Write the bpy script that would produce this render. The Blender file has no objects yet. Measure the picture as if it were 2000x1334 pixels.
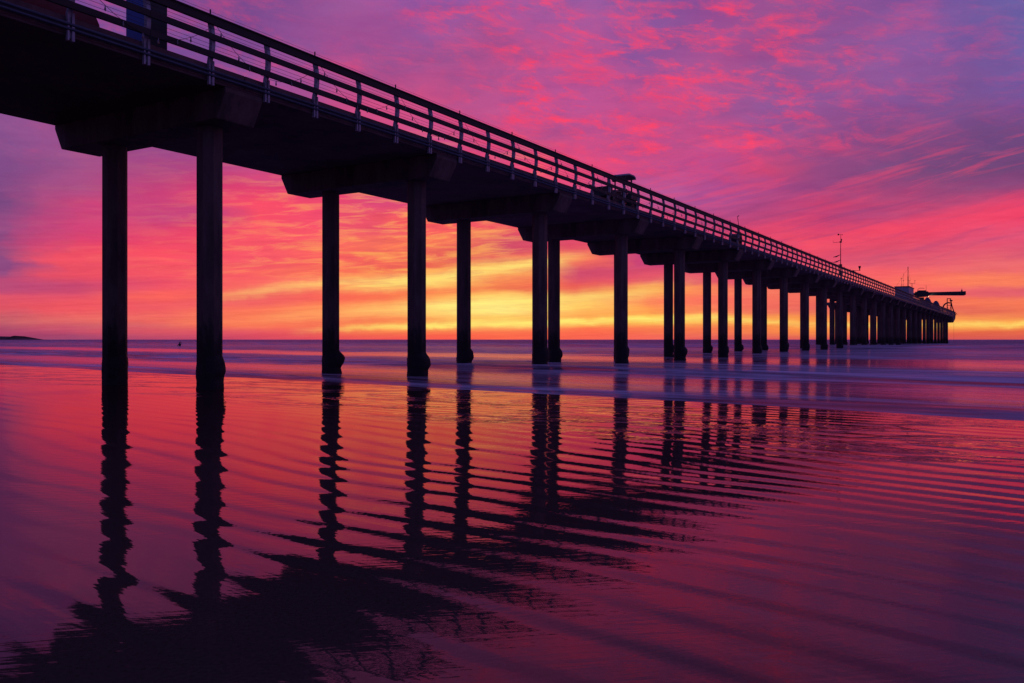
import bpy, math, random
from mathutils import Vector, noise, Matrix
random.seed(7)
PI = math.pi
scn = bpy.context.scene
COL = scn.collection
F = 1650.0; HOR = 663.0; CAMH = 1.35
L = 9.14                                   # bent spacing, m
TH = math.atan(1000.0 / F)                 # pier direction against the view axis
D = Vector((math.sin(TH), math.cos(TH), 0)); P = Vector((-math.cos(TH), math.sin(TH), 0))
ROT = math.atan2(D.y, D.x)
BC = 2.337 * L                             # pier centre line

# ------------------------------------------------------------------ helpers
class MB:
    def __init__(s): s.v = []; s.f = []
    def box(s, x0, x1, y0, y1, z0, z1):
        b = len(s.v)
        s.v += [(x0,y0,z0),(x1,y0,z0),(x1,y1,z0),(x0,y1,z0),(x0,y0,z1),(x1,y0,z1),(x1,y1,z1),(x0,y1,z1)]
        s.f += [(b,b+3,b+2,b+1),(b+4,b+5,b+6,b+7),(b,b+1,b+5,b+4),(b+1,b+2,b+6,b+5),(b+2,b+3,b+7,b+6),(b+3,b,b+4,b+7)]
        return s
    def prism(s, poly, a0, a1, axis='x'):
        """poly: 2-D outline, extruded from a0 to a1 along axis"""
        def put(a, p):
            return (a, p[0], p[1]) if axis == 'x' else ((p[0], a, p[1]) if axis == 'y' else (p[0], p[1], a))
        b = len(s.v); n = len(poly)
        s.v += [put(a0, p) for p in poly] + [put(a1, p) for p in poly]
        s.f.append(tuple(range(b, b+n))[::-1]); s.f.append(tuple(range(b+n, b+2*n)))
        for i in range(n):
            j = (i+1) % n
            s.f.append((b+i, b+j, b+n+j, b+n+i))
        return s
    def tube(s, pts, r, n=8, cap=True):
        pts = [Vector(p) for p in pts]
        rs = r if isinstance(r, (list, tuple)) else [r]*len(pts)
        b = len(s.v)
        for i, p in enumerate(pts):
            t = (pts[min(i+1, len(pts)-1)] - pts[max(i-1, 0)]).normalized()
            up = Vector((0,0,1)) if abs(t.z) < .95 else Vector((1,0,0))
            a = t.cross(up).normalized(); c = a.cross(t)
            for k in range(n):
                q = 2*PI*(k+.5)/n
                s.v.append(tuple(p + (a*math.cos(q) + c*math.sin(q))*rs[i]))
        for i in range(len(pts)-1):
            for k in range(n):
                k2 = (k+1) % n
                s.f.append((b+i*n+k, b+i*n+k2, b+(i+1)*n+k2, b+(i+1)*n+k))
        if cap:
            s.f.append(tuple(b+k for k in range(n))[::-1])
            e = b+(len(pts)-1)*n
            s.f.append(tuple(e+k for k in range(n)))
        return s
    def ball(s, c, r, nu=10, nv=6, sc=(1,1,1)):
        b = len(s.v)
        s.v.append((c[0], c[1], c[2]-r*sc[2]))
        for j in range(1, nv):
            ph = -PI/2 + PI*j/nv
            for i in range(nu):
                q = 2*PI*i/nu
                s.v.append((c[0]+r*sc[0]*math.cos(ph)*math.cos(q), c[1]+r*sc[1]*math.cos(ph)*math.sin(q), c[2]+r*sc[2]*math.sin(ph)))
        s.v.append((c[0], c[1], c[2]+r*sc[2]))
        top = len(s.v)-1
        for i in range(nu):
            i2 = (i+1) % nu
            s.f.append((b, b+1+i2, b+1+i)); s.f.append((top, top-nu+i, top-nu+i2))
            for j in range(nv-2):
                s.f.append((b+1+j*nu+i, b+1+j*nu+i2, b+1+(j+1)*nu+i2, b+1+(j+1)*nu+i))
        return s
    def build(s, name, mat, parent=None, smooth=False, loc=None, rz=0, bevel=0):
        me = bpy.data.meshes.new(name)
        me.from_pydata([tuple(v) for v in s.v], [], s.f)
        me.validate(); me.materials.append(mat)
        if smooth:
            for p in me.polygons: p.use_smooth = True
        o = bpy.data.objects.new(name, me); COL.objects.link(o)
        if parent: o.parent = parent
        if loc is not None: o.location = loc
        o.rotation_euler = (0,0,rz)
        if bevel:
            m = o.modifiers.new('bevel', 'BEVEL'); m.width = bevel; m.segments = 2; m.limit_method = 'ANGLE'
        return o

def tag(o, label=None, cat=None, group=None, kind=None):
    if label: o['label'] = label
    if cat: o['category'] = cat
    if group: o['group'] = group
    if kind: o['kind'] = kind
    return o
def empty(name, loc, rz=0):
    o = bpy.data.objects.new(name, None); COL.objects.link(o)
    o.location = loc; o.rotation_euler = (0,0,rz); o.empty_display_size = .2
    return o
def dup(o, parent, loc=None, rz=None):
    c = o.copy(); COL.objects.link(c); c.parent = parent
    if loc is not None: c.location = loc
    if rz is not None: c.rotation_euler = (0,0,rz)
    return c
def world_pt(s, w, z=0):                     # s, w in bent lengths
    q = D*(s*L) + P*(w*L)
    return Vector((q.x, q.y, z))

# ------------------------------------------------------------------ materials
def lin(c):
    return tuple(((x/255)/12.92 if x/255 <= .04045 else ((x/255+.055)/1.055)**2.4) for x in c)
def nodes_of(mat):
    mat.use_nodes = True
    return mat.node_tree.nodes, mat.node_tree.links
def surf(name, base, rough=.7, metal=0, var=.35, scale=3.0, stretch=(1,1,1), bump=.003, base2=None):
    m = bpy.data.materials.new(name); N, K = nodes_of(m)
    b = N['Principled BSDF']; b.inputs['Roughness'].default_value = rough; b.inputs['Metallic'].default_value = metal
    tc = N.new('ShaderNodeTexCoord'); mp = N.new('ShaderNodeMapping'); mp.inputs['Scale'].default_value = stretch
    K.new(tc.outputs['Object'], mp.inputs['Vector'])
    n = N.new('ShaderNodeTexNoise'); n.inputs['Scale'].default_value = scale; n.inputs['Detail'].default_value = 6
    n.inputs['Roughness'].default_value = .65
    K.new(mp.outputs[0], n.inputs['Vector'])
    r = N.new('ShaderNodeValToRGB')
    r.color_ramp.elements[0].position = .32; r.color_ramp.elements[1].position = .7
    c1 = base2 if base2 else tuple(x*(1-var) for x in base)
    r.color_ramp.elements[0].color = (*c1, 1); r.color_ramp.elements[1].color = (*base, 1)
    K.new(n.outputs['Fac'], r.inputs['Fac']); K.new(r.outputs[0], b.inputs['Base Color'])
    if bump:
        bp = N.new('ShaderNodeBump'); bp.inputs['Distance'].default_value = bump; bp.inputs['Strength'].default_value = 1
        K.new(n.outputs['Fac'], bp.inputs['Height']); K.new(bp.outputs[0], b.inputs['Normal'])
    return m
M = {}
M['concrete'] = surf('weathered_concrete', (.24,.165,.15), .85, scale=1.6, stretch=(1,1,.22), bump=.012, base2=(.06,.042,.04))
M['pile'] = surf('tide_stained_pile_concrete', (.24,.165,.15), .85, scale=1.6, stretch=(1,1,.22), bump=.012, base2=(.06,.042,.04))
def tide_stain(mat):
    N, K = mat.node_tree.nodes, mat.node_tree.links; b = N['Principled BSDF']
    src = b.inputs['Base Color'].links[0].from_socket
    tc = N.new('ShaderNodeTexCoord'); sp = N.new('ShaderNodeSeparateXYZ'); K.new(tc.outputs['Object'], sp.inputs[0])
    mp = N.new('ShaderNodeMapping'); mp.inputs['Scale'].default_value = (5, 5, 1.1); K.new(tc.outputs['Object'], mp.inputs['Vector'])
    n = N.new('ShaderNodeTexNoise'); n.inputs['Scale'].default_value = 1.4; n.inputs['Detail'].default_value = 7; n.inputs['Roughness'].default_value = .7
    K.new(mp.outputs[0], n.inputs['Vector'])
    a = N.new('ShaderNodeMath'); a.operation = 'MULTIPLY_ADD'; K.new(n.outputs['Fac'], a.inputs[0]); a.inputs[1].default_value = -2.6; K.new(sp.outputs[2], a.inputs[2])
    mr = N.new('ShaderNodeMapRange'); mr.interpolation_type = 'SMOOTHSTEP'; K.new(a.outputs[0], mr.inputs['Value'])
    mr.inputs['From Min'].default_value = -.3; mr.inputs['From Max'].default_value = 1.0
    mx = N.new('ShaderNodeMix'); mx.data_type = 'RGBA'; K.new(mr.outputs[0], mx.inputs['Factor'])
    mx.inputs['A'].default_value = (.022,.017,.016,1); K.new(src, mx.inputs['B']); K.new(mx.outputs['Result'], b.inputs['Base Color'])
tide_stain(M['pile'])
M['slab'] = surf('stained_slab_concrete', (.20,.13,.13), .9, scale=.8, bump=.01, base2=(.08,.055,.055))
M['curb'] = surf('curb_concrete', (.26,.17,.16), .85, scale=2.0, bump=.006, base2=(.14,.09,.09))
M['mussel'] = surf('black_mussels', (.03,.022,.022), .7, scale=22, bump=.03, base2=(.006,.005,.006))
M['galv'] = surf('galvanised_steel', (.46,.44,.50), .5, .15, scale=5, bump=.001, base2=(.26,.25,.29))
M['rail'] = surf('dark_weathered_timber', (.05,.038,.036), .75, scale=4, stretch=(.2,3,3), bump=.002)
M['pipe'] = surf('blue_grey_pipe', (.13,.14,.2), .4, .2, scale=3, bump=0)
M['steel'] = surf('dark_steel', (.05,.045,.05), .45, .5, scale=6, bump=.001)
M['darkpaint'] = surf('dark_paint', (.03,.03,.035), .5, scale=5, bump=.001)
M['rubber'] = surf('tyre_rubber', (.015,.015,.015), .8, scale=20, bump=.002)
M['red'] = surf('red_vehicle_paint', (.22,.012,.015), .3, scale=2, bump=0, var=.15)
M['blue'] = surf('blue_panel', (.01,.10,.42), .5, scale=2, bump=0, var=.2)
M['tarp'] = surf('blue_tarpaulin', (.025,.04,.14), .6, scale=3, bump=.02)
M['white'] = surf('pale_painted_board', (.42,.40,.50), .6, scale=2, stretch=(1,1,.3), bump=.001, var=.25)
M['rock'] = surf('dark_headland', (.06,.04,.04), .9, scale=.02, bump=.2)
M['skin'] = surf('skin', (.25,.13,.09), .5, scale=8, bump=0, var=.1)
M['wetsuit'] = surf('black_wetsuit', (.012,.011,.013), .5, scale=8, bump=.001)
M['board'] = surf('surfboard', (.35,.32,.3), .3, scale=3, bump=0, var=.1)
gl = bpy.data.materials.new('vehicle_glass'); N, K = nodes_of(gl)
g = N['Principled BSDF']; g.inputs['Base Color'].default_value = (.75,.65,.7,1); g.inputs['Roughness'].default_value = .05
g.inputs['Transmission Weight'].default_value = .9; g.inputs['IOR'].default_value = 1.1
M['glass'] = gl
lm = bpy.data.materials.new('lit_lamp'); N, K = nodes_of(lm)
N['Principled BSDF'].inputs['Emission Color'].default_value = (1,.82,.5,1)
N['Principled BSDF'].inputs['Emission Strength'].default_value = 5
M['lamp'] = lm
bm_ = bpy.data.materials.new('bulb_glass'); N, K = nodes_of(bm_)
N['Principled BSDF'].inputs['Base Color'].default_value = (.25,.2,.22,1); N['Principled BSDF'].inputs['Roughness'].default_value = .1
M['bulb'] = bm_

# ------------------------------------------------------------------ sky (world, a function of direction only)
SKY = [ # image-plane angles (x, y as on a 2000 px wide 62 degree view) -> sRGB
 (0,663,150,65,105),(0,650,170,65,105),(0,620,195,75,105),(0,600,215,80,105),(0,585,225,85,105),(0,560,185,75,120),(0,520,140,75,130),
 (0,480,120,75,130),(0,440,150,75,130),(0,400,122,74,130),(0,330,125,75,135),(0,280,130,80,140),(0,230,150,85,145),(0,150,120,80,150),(0,0,110,75,150),
 (150,663,160,70,110),(150,640,200,75,105),(150,620,230,85,100),(150,602,238,84,97),(150,585,225,80,105),(150,560,200,72,112),(150,530,235,80,100),(150,500,240,80,100),
 (150,465,222,65,110),(150,440,205,68,122),(150,400,205,68,122),(150,350,165,80,135),(150,290,155,80,140),(150,230,160,85,145),(150,0,118,75,148),
 (320,663,180,70,105),(320,645,220,85,100),(320,620,240,92,95),(320,592,238,90,98),(320,577,250,104,92),(320,560,238,80,103),(320,530,245,85,100),(320,490,250,80,100),
 (320,450,228,65,108),(320,420,198,70,125),(320,380,202,65,120),(320,330,170,70,130),(320,290,150,75,140),(320,0,118,75,145),
 (500,663,205,70,98),(500,650,228,80,98),(500,636,252,115,85),(500,622,252,122,88),(500,608,250,115,88),(500,590,240,95,98),(500,572,240,90,95),(500,560,250,108,98),(500,545,250,95,100),
 (500,500,245,85,103),(500,450,250,88,103),(500,400,250,78,103),(500,365,228,65,112),(500,330,200,75,130),(500,60,122,75,145),(500,0,120,72,140),
 (620,663,225,75,90),(620,648,240,95,85),(620,632,250,110,85),(620,616,252,130,88),(620,600,255,125,85),(620,580,248,100,90),(620,560,250,112,95),(620,550,252,130,98),(620,535,250,110,90),
 (620,500,250,95,95),(620,450,250,85,105),(620,400,245,75,110),(620,130,165,80,145),(620,60,140,80,150),(620,0,145,85,150),
 (720,663,235,80,85),(720,648,250,110,75),(720,640,255,160,85),(720,626,250,110,80),(720,612,255,148,88),(720,602,255,138,85),(720,583,250,102,80),(720,562,252,122,88),(720,553,255,165,100),(720,538,250,115,85),
 (720,505,245,100,90),(720,480,250,120,90),(720,450,235,85,108),(720,400,222,75,120),(720,100,160,80,145),(720,0,165,88,155),
 (800,663,240,85,80),(800,646,250,100,75),(800,638,255,205,100),(800,628,250,120,75),(800,612,255,175,98),(800,600,255,185,100),(800,585,252,125,80),(800,570,250,100,75),(800,556,255,190,95),(800,546,255,225,120),
 (800,533,245,105,80),(800,500,250,125,85),(800,470,250,115,85),(800,430,245,90,95),(800,230,215,80,130),(800,150,160,80,145),(800,50,150,80,150),(800,0,140,85,160),
 (880,663,248,92,75),(880,645,250,90,72),(880,636,255,220,110),(880,624,255,180,90),(880,612,255,225,120),(880,598,255,235,135),(880,580,255,180,90),(880,566,250,110,80),(880,552,255,190,100),(880,541,255,232,125),
 (880,526,240,95,80),(880,500,222,78,92),(880,475,250,130,90),(880,440,250,95,92),(880,250,205,82,140),(880,150,150,75,135),(880,50,160,90,155),(880,0,150,90,165),
 (980,663,252,105,75),(980,645,250,108,75),(980,633,255,235,120),(980,622,255,195,90),(980,606,255,235,135),(980,588,255,232,130),(980,575,255,200,100),(980,562,240,105,75),(980,545,250,125,80),(980,532,252,150,85),
 (980,521,255,222,115),(980,508,235,85,88),(980,480,200,70,108),(980,450,238,80,100),(980,430,240,82,105),(980,280,210,75,125),(980,240,180,85,150),(980,150,205,85,138),(980,80,190,80,140),(980,0,168,85,155),
 (1140,663,248,100,82),(1140,645,252,105,75),(1140,627,255,195,90),(1140,616,255,150,80),(1140,603,255,200,100),(1140,590,255,190,95),(1140,580,255,200,105),(1140,563,235,90,85),(1140,530,208,75,108),
 (1140,505,250,112,85),(1140,480,225,75,105),(1140,400,230,75,115),(1140,330,235,75,120),(1140,290,195,80,140),(1140,250,205,75,125),(1140,200,190,85,150),(1140,120,195,80,140),(1140,50,160,90,165),(1140,0,155,90,160),
 (1260,663,242,100,88),(1260,642,250,122,80),(1260,625,255,210,90),(1260,605,255,155,80),(1260,588,248,115,88),(1260,567,255,155,75),(1260,548,225,78,102),(1260,500,200,65,120),(1260,430,215,75,120),
 (1260,380,190,90,150),(1260,330,190,78,140),(1260,300,195,75,135),(1260,240,215,78,130),(1260,200,195,80,140),(1260,120,140,80,150),(1260,50,132,90,165),(1260,0,130,85,155),
 (1400,663,222,90,90),(1400,645,245,120,80),(1400,624,255,185,90),(1400,605,247,122,92),(1400,592,250,110,95),(1400,570,250,125,95),(1400,548,228,88,108),(1400,500,205,70,118),(1400,440,205,70,118),
 (1400,400,172,80,145),(1400,350,178,80,148),(1400,280,205,78,135),(1400,220,148,85,155),(1400,180,205,80,132),(1400,120,175,80,142),(1400,50,150,90,160),(1400,0,142,76,148),
 (1500,500,215,72,112),(1500,455,225,72,108),(1500,420,190,70,120),(1500,380,165,70,130),(1500,320,215,70,112),(1500,280,150,80,145),(1500,200,150,90,155),(1500,100,155,76,140),(1500,0,160,85,145),
 (1600,663,215,80,90),(1600,648,250,140,70),(1600,636,252,150,72),(1600,620,252,150,75),(1600,603,230,100,95),(1600,590,240,110,92),(1600,570,242,112,95),(1600,540,245,100,105),(1600,500,232,80,108),
 (1600,478,248,82,102),(1600,450,222,68,110),(1600,425,192,66,118),(1600,400,205,66,112),(1600,350,140,72,130),(1600,300,145,75,130),(1600,240,165,76,140),(1600,180,142,86,152),(1600,100,150,84,148),(1600,0,142,80,148),
 (1720,663,212,78,88),(1720,640,250,140,75),(1720,600,235,105,95),(1720,560,250,105,100),(1720,530,245,95,105),(1720,500,205,80,112),(1720,470,222,75,105),(1720,452,240,75,100),(1720,425,160,70,125),(1720,400,190,68,115),
 (1720,350,125,70,125),(1720,300,132,74,130),(1720,240,160,75,135),(1720,160,130,80,148),(1720,100,145,88,155),(1720,0,135,84,152),
 (1800,663,208,80,86),(1800,648,238,110,72),(1800,636,252,160,78),(1800,618,248,140,80),(1800,600,232,105,92),(1800,585,248,115,85),(1800,560,250,110,100),(1800,540,252,112,98),(1800,510,228,92,112),
 (1800,480,222,80,112),(1800,450,235,75,105),(1800,425,225,72,110),(1800,405,150,75,125),(1800,375,170,70,120),(1800,330,120,75,125),(1800,250,122,76,132),(1800,160,135,80,148),(1800,100,140,90,160),(1800,0,130,86,158),
 (1900,663,205,80,85),(1900,652,230,98,72),(1900,635,255,172,80),(1900,622,245,138,80),(1900,607,225,100,90),(1900,592,247,118,84),(1900,572,232,98,108),(1900,548,252,130,92),(1900,520,235,105,110),
 (1900,490,228,90,115),(1900,455,225,80,118),(1900,430,240,76,105),(1900,410,215,70,112),(1900,390,158,74,125),(1900,350,120,75,120),(1900,300,110,70,125),(1900,250,115,75,130),(1900,200,125,80,142),(1900,130,120,85,152),(1900,50,115,87,158),(1900,0,110,88,158),
 (2000,663,205,82,85),(2000,650,235,105,72),(2000,632,255,172,80),(2000,615,240,120,82),(2000,592,245,120,85),(2000,572,225,95,108),(2000,545,250,125,92),(2000,520,238,108,110),(2000,490,222,88,115),(2000,450,230,82,118),
 (2000,415,235,68,108),(2000,395,215,66,110),(2000,370,140,70,122),(2000,300,108,70,120),(2000,200,120,80,150),(2000,80,112,92,162),(2000,0,106,94,162)]
SKYL = [(x, y, lin((r, g_, b))) for x, y, r, g_, b in SKY]
def sky_at(x, y):
    a = [0,0,0]; t = 0
    for X, Y, c in SKYL:
        sy = 9 + max(0, 560-Y)*.05
        dx = (x-X)/70.0; dy = (y-Y)/sy
        q = dx*dx + dy*dy
        w = math.exp(-q) + 1e-3/(1+.15*q)**3
        t += w
        for i in range(3): a[i] += w*c[i]
    return [v/t for v in a]
def build_world():
    w = bpy.data.worlds.new('World'); scn.world = w; w.use_nodes = True
    N, K = w.node_tree.nodes, w.node_tree.links
    N.clear()
    out = N.new('ShaderNodeOutputWorld'); bg = N.new('ShaderNodeBackground')
    def math_(op, a, b=None, c=None, clamp=False):
        n = N.new('ShaderNodeMath'); n.operation = op; n.use_clamp = clamp
        for i, v in enumerate((a, b, c)):
            if v is None: continue
            if hasattr(v, 'is_output') or hasattr(v, 'links'): K.new(v, n.inputs[i])
            else: n.inputs[i].default_value = v
        return n.outputs[0]
    tc = N.new('ShaderNodeTexCoord')
    sp = N.new('ShaderNodeSeparateXYZ'); K.new(tc.outputs['Generated'], sp.inputs[0])
    X, Y, Z = sp.outputs
    az0 = math_('ARCTAN2', X, Y)
    el0 = math_('ARCSINE', math_('MAXIMUM', Z, 0.0))
    def comb(a, b, c=0.0):
        n = N.new('ShaderNodeCombineXYZ')
        for i, v in enumerate((a, b, c)):
            if isinstance(v, float) or isinstance(v, int): n.inputs[i].default_value = v
            else: K.new(v, n.inputs[i])
        return n.outputs[0]
    def noise_(vec, scale, detail=4, rough=.55, dist=0.0):
        n = N.new('ShaderNodeTexNoise'); n.inputs['Scale'].default_value = scale
        n.inputs['Detail'].default_value = detail; n.inputs['Roughness'].default_value = rough
        n.inputs['Distortion'].default_value = dist
        K.new(vec, n.inputs['Vector']); return n.outputs['Fac']
    def ramp(f, stops):
        r = N.new('ShaderNodeValToRGB'); e = r.color_ramp.elements
        e[0].position = stops[0][0]; e[0].color = (*[stops[0][1]]*3, 1)
        e[1].position = stops[-1][0]; e[1].color = (*[stops[-1][1]]*3, 1)
        for p, v in stops[1:-1]:
            q = e.new(p); q.color = (v, v, v, 1)
        K.new(f, r.inputs['Fac']); return r.outputs[0]
    # cloud sheet coordinates: the direction carried onto a plane high above
    inv = math_('DIVIDE', 1.0, math_('ADD', math_('MAXIMUM', Z, 0.0), .07))
    px = math_('MULTIPLY', X, inv); py = math_('MULTIPLY', Y, inv)
    plane = comb(px, py, 0.0)
    # streak coordinates, leaning: bands climb slightly to the right
    elt = math_('SUBTRACT', el0, math_('MULTIPLY', az0, .06))
    streak = comb(math_('MULTIPLY', az0, 3.0), math_('MULTIPLY', elt, 42.0), 0.0)
    w1 = noise_(streak, 1.3, 5, .6)
    w2 = noise_(comb(math_('MULTIPLY', az0, 7.0), math_('MULTIPLY', el0, 16.0), 3.0), 1.6, 6, .66)
    hi = math_('MULTIPLY', el0, 2.6, clamp=True)
    az = math_('ADD', az0, math_('MULTIPLY', math_('SUBTRACT', w2, .5), .09))
    dy = math_('MULTIPLY', math_('SUBTRACT', w1, .5), math_('ADD', .004, math_('MULTIPLY', hi, .018)))
    dy2 = math_('MULTIPLY', math_('SUBTRACT', w2, .5), math_('MULTIPLY', hi, .085))
    el = math_('MAXIMUM', math_('ADD', el0, math_('ADD', dy, dy2)), 0.0)
    EL = .40
    fac = math_('DIVIDE', el, EL)
    ys = [663,655,648,642,636,630,624,618,610,602,594,586,578,570,562,554,546,538,528,518,505,490,470,450,425,400,370,330,280,200,100,0]
    xs = [-900,0,80,150,230,320,410,500,560,620,670,720,760,800,840,880,930,980,1060,1140,1200,1260,1330,1400,1500,1600,1720,1800,1900,2000,2900]
    prev = None; prev_az = None
    for x in xs:
        u = (min(max(x, 0), 2000)-1000)/F; a = math.atan((x-1000)/F)
        r = N.new('ShaderNodeValToRGB'); K.new(fac, r.inputs['Fac'])
        e = r.color_ramp.elements
        st = []
        for y in ys:
            elv = math.atan((HOR-y)/F/math.sqrt(1+u*u))
            c = sky_at(min(max(x, 0), 2000), y)
            if x in (-900, 2900): c = [c[0]*.5, c[1]*.75, c[2]*.85]
            st.append((min(elv/EL, 1), c))
        e[0].position = 0; e[0].color = (*st[0][1], 1)
        e[1].position = st[-1][0]; e[1].color = (*st[-1][1], 1)
        for p, c in st[1:-1]:
            q = e.new(p); q.color = (*c, 1)
        if prev is None: prev = r.outputs[0]; prev_az = a; continue
        mr = N.new('ShaderNodeMapRange'); mr.interpolation_type = 'SMOOTHSTEP' if 0 < x < 2001 else 'LINEAR'
        mr.interpolation_type = 'LINEAR'
        K.new(az, mr.inputs['Value']); mr.inputs['From Min'].default_value = prev_az; mr.inputs['From Max'].default_value = a
        mx = N.new('ShaderNodeMix'); mx.data_type = 'RGBA'
        K.new(mr.outputs[0], mx.inputs['Factor']); K.new(prev, mx.inputs['A']); K.new(r.outputs[0], mx.inputs['B'])
        prev = mx.outputs['Result']; prev_az = a
    col = prev
    def mixc(f, a, b, mode='MIX'):
        m = N.new('ShaderNodeMix'); m.data_type = 'RGBA'; m.blend_type = mode
        for k_, v in (('Factor', f), ('A', a), ('B', b)):
            if isinstance(v, (tuple, list)): m.inputs[k_].default_value = (*v, 1)
            elif isinstance(v, float): m.inputs[k_].default_value = v
            else: K.new(v, m.inputs[k_])
        return m.outputs['Result']
    # lit wisps: small rippled cloudlets, warm low down, rose high up
    rip = noise_(comb(math_('MULTIPLY', px, 1.6), math_('MULTIPLY', py, 2.6), 1.0), 2.4, 7, .62, .6)
    rip2 = noise_(comb(math_('MULTIPLY', az0, 16.0), math_('MULTIPLY', elt, 120.0), 5.0), 1.0, 5, .62, .5)
    patch = noise_(comb(math_('MULTIPLY', az0, 3.2), math_('MULTIPLY', el0, 9.0), 9.0), 1.5, 3, .5)
    # upper rose patches
    upper = math_('MULTIPLY', ramp(fac, [(0,.0),(.42,.0),(.55,1),(.9,.8),(1,.5)]), ramp(math_('ADD', math_('MULTIPLY', az0, .7), .5), [(0,.2),(.35,.35),(.5,1),(.68,1),(.8,.35),(1,.1)]))
    big = ramp(patch, [(.36,0),(.56,1)])
    ws = comb(math_('MULTIPLY', az0, 17.0), math_('MULTIPLY', math_('ADD', el0, math_('MULTIPLY', az0, .14)), 48.0), 2.0)
    wisp = ramp(noise_(ws, 1.0, 8, .70, .35), [(.46,0),(.61,1)])
    wisp2 = ramp(noise_(comb(math_('MULTIPLY', az0, 34.0), math_('MULTIPLY', math_('ADD', el0, math_('MULTIPLY', az0, .10)), 120.0), 12.0), 1.0, 6, .68, .3), [(.40,.35),(.62,1.15)])
    f1 = math_('MULTIPLY', math_('MULTIPLY', math_('MULTIPLY', wisp, wisp2), math_('ADD', .12, math_('MULTIPLY', big, .9))), upper, clamp=True)
    # grey-violet thicker patches between them
    gv = ramp(noise_(comb(math_('MULTIPLY', az0, 7.0), math_('MULTIPLY', el0, 17.0), 33.0), 1.2, 7, .68, .4), [(.50,0),(.72,1)])
    col = mixc(math_('MULTIPLY', math_('MULTIPLY', gv, ramp(fac, [(0,0),(.4,0),(.6,.75),(1,.75)])), .6), col, lin((112,78,142)))
    col = mixc(f1, col, lin((252,70,108)))
    # golden ripples mid-left
    mid = math_('MULTIPLY', ramp(fac, [(0,0),(.12,0),(.20,.9),(.36,.85),(.62,.0),(1,0)]), ramp(math_('ADD', math_('MULTIPLY', az0, .9), .5), [(0,.0),(.15,.1),(.27,.5),(.40,1),(.5,.7),(.56,0),(1,0)]))
    gr = ramp(rip2, [(.48,0),(.64,1)])
    col = mixc(math_('MULTIPLY', math_('MULTIPLY', gr, mid), .85), col, lin((255,178,92)))
    # long lit bands of high cloud, each following its own line across the sky
    azn = math_('DIVIDE', math_('ADD', az0, .6), 1.2)
    def band(line, thick, strength, colour, nsc, cut):
        def P_(x): return (math.atan((x-1000)/F)+.6)/1.2
        def E_(x, y): u = (x-1000)/F; return math.atan((HOR-y)/F/math.sqrt(1+u*u))/EL
        cen = ramp(azn, [(P_(x), E_(x, y)) for x, y, _ in line])
        amp_ = ramp(azn, [(P_(x), a) for x, _, a in line])
        wv = noise_(comb(math_('MULTIPLY', az0, 26.0), math_('MULTIPLY', elt, 40.0), nsc), 1.0, 4, .6, .6)
        d_ = math_('DIVIDE', math_('SUBTRACT', math_('ADD', fac0, math_('MULTIPLY', math_('SUBTRACT', wv, .5), .030)), cen), thick)
        g_ = math_('POWER', 2.718, math_('MULTIPLY', math_('MULTIPLY', d_, d_), -1.0))
        tx = ramp(noise_(comb(math_('MULTIPLY', az0, 14.0), math_('MULTIPLY', elt, 210.0), nsc+1), 1.0, 5, .6, .5), cut)
        return math_('MULTIPLY', math_('MULTIPLY', math_('MULTIPLY', g_, tx), amp_), strength, clamp=True), colour
    fac0 = math_('DIVIDE', el0, EL)
    for f_, c_ in (band([(380,584,0),(440,578,.3),(560,562,.45),(640,552,.55),(760,556,.75),(860,546,1),(920,528,1),(990,520,1),(1060,512,.7),(1180,495,.0)], .016, 1.0, (255,222,118), 11.0, [(.28,.2),(.55,1)]),
                   band([(560,646,0),(720,640,.6),(830,636,1),(960,633,1),(1140,627,.9),(1300,624,.9),(1420,621,.7),(1560,634,.5),(1800,636,.5),(2000,632,.6)], .0085, 1.0, (255,226,112), 21.0, [(.2,.4),(.5,1)]),
                   band([(480,628,.1),(600,614,.25),(760,606,.55),(860,600,.9),(980,592,.9),(1120,586,.6),(1260,568,.6),(1330,556,.2),(1400,550,0)], .022, .7, (255,228,122), 31.0, [(.25,.5),(.55,1)]),
                   band([(0,602,.5),(160,592,.8),(330,576,.9),(430,566,.7),(520,556,0)], .015, .45, (252,95,90), 41.0, [(.25,.5),(.5,1)]),
                   band([(1640,470,0),(1700,455,.8),(1800,447,.8),(1880,430,.8),(2000,408,1)], .030, .75, (246,70,104), 51.0, [(.25,.4),(.55,1)])):
        col = mixc(f_, col, lin(c_))
    # slanting rose streaks on the seaward right, violet gaps between
    sl_ = comb(math_('MULTIPLY', az0, 9.0), math_('MULTIPLY', math_('SUBTRACT', el0, math_('MULTIPLY', az0, .20)), 95.0), 61.0)
    sn = noise_(sl_, 1.0, 6, .6, .5)
    smk = math_('MULTIPLY', ramp(fac, [(0,0),(.18,.1),(.27,1),(.48,.9),(.62,0),(1,0)]), ramp(math_('ADD', math_('MULTIPLY', az0, .9), .5), [(0,0),(.55,0),(.68,1),(1,1)]))
    col = mixc(math_('MULTIPLY', math_('MULTIPLY', ramp(sn, [(.52,0),(.66,1)]), smk), .42), col, lin((246,74,108)))
    col = mixc(math_('MULTIPLY', math_('MULTIPLY', ramp(sn, [(.34,1),(.48,0)]), smk), .38), col, lin((138,66,122)))
    # darker fine gaps between the ripples
    gd = ramp(rip2, [(.30,1),(.46,0)])
    col = mixc(math_('MULTIPLY', math_('MULTIPLY', gd, mid), .55), col, lin((205,62,98)))
    # general soft mottling
    mot = math_('ADD', .88, math_('MULTIPLY', rip, .24))
    col = mixc(1.0, col, comb(mot, math_('MULTIPLY', mot, mot), mot), 'MULTIPLY')
    # fine horizontal banding low down
    bnd = noise_(comb(math_('MULTIPLY', az0, 2.2), math_('MULTIPLY', elt, 190.0), 7.0), 1.0, 3, .6)
    lowm = ramp(fac, [(0,1),(.25,.7),(.4,0),(1,0)])
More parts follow.
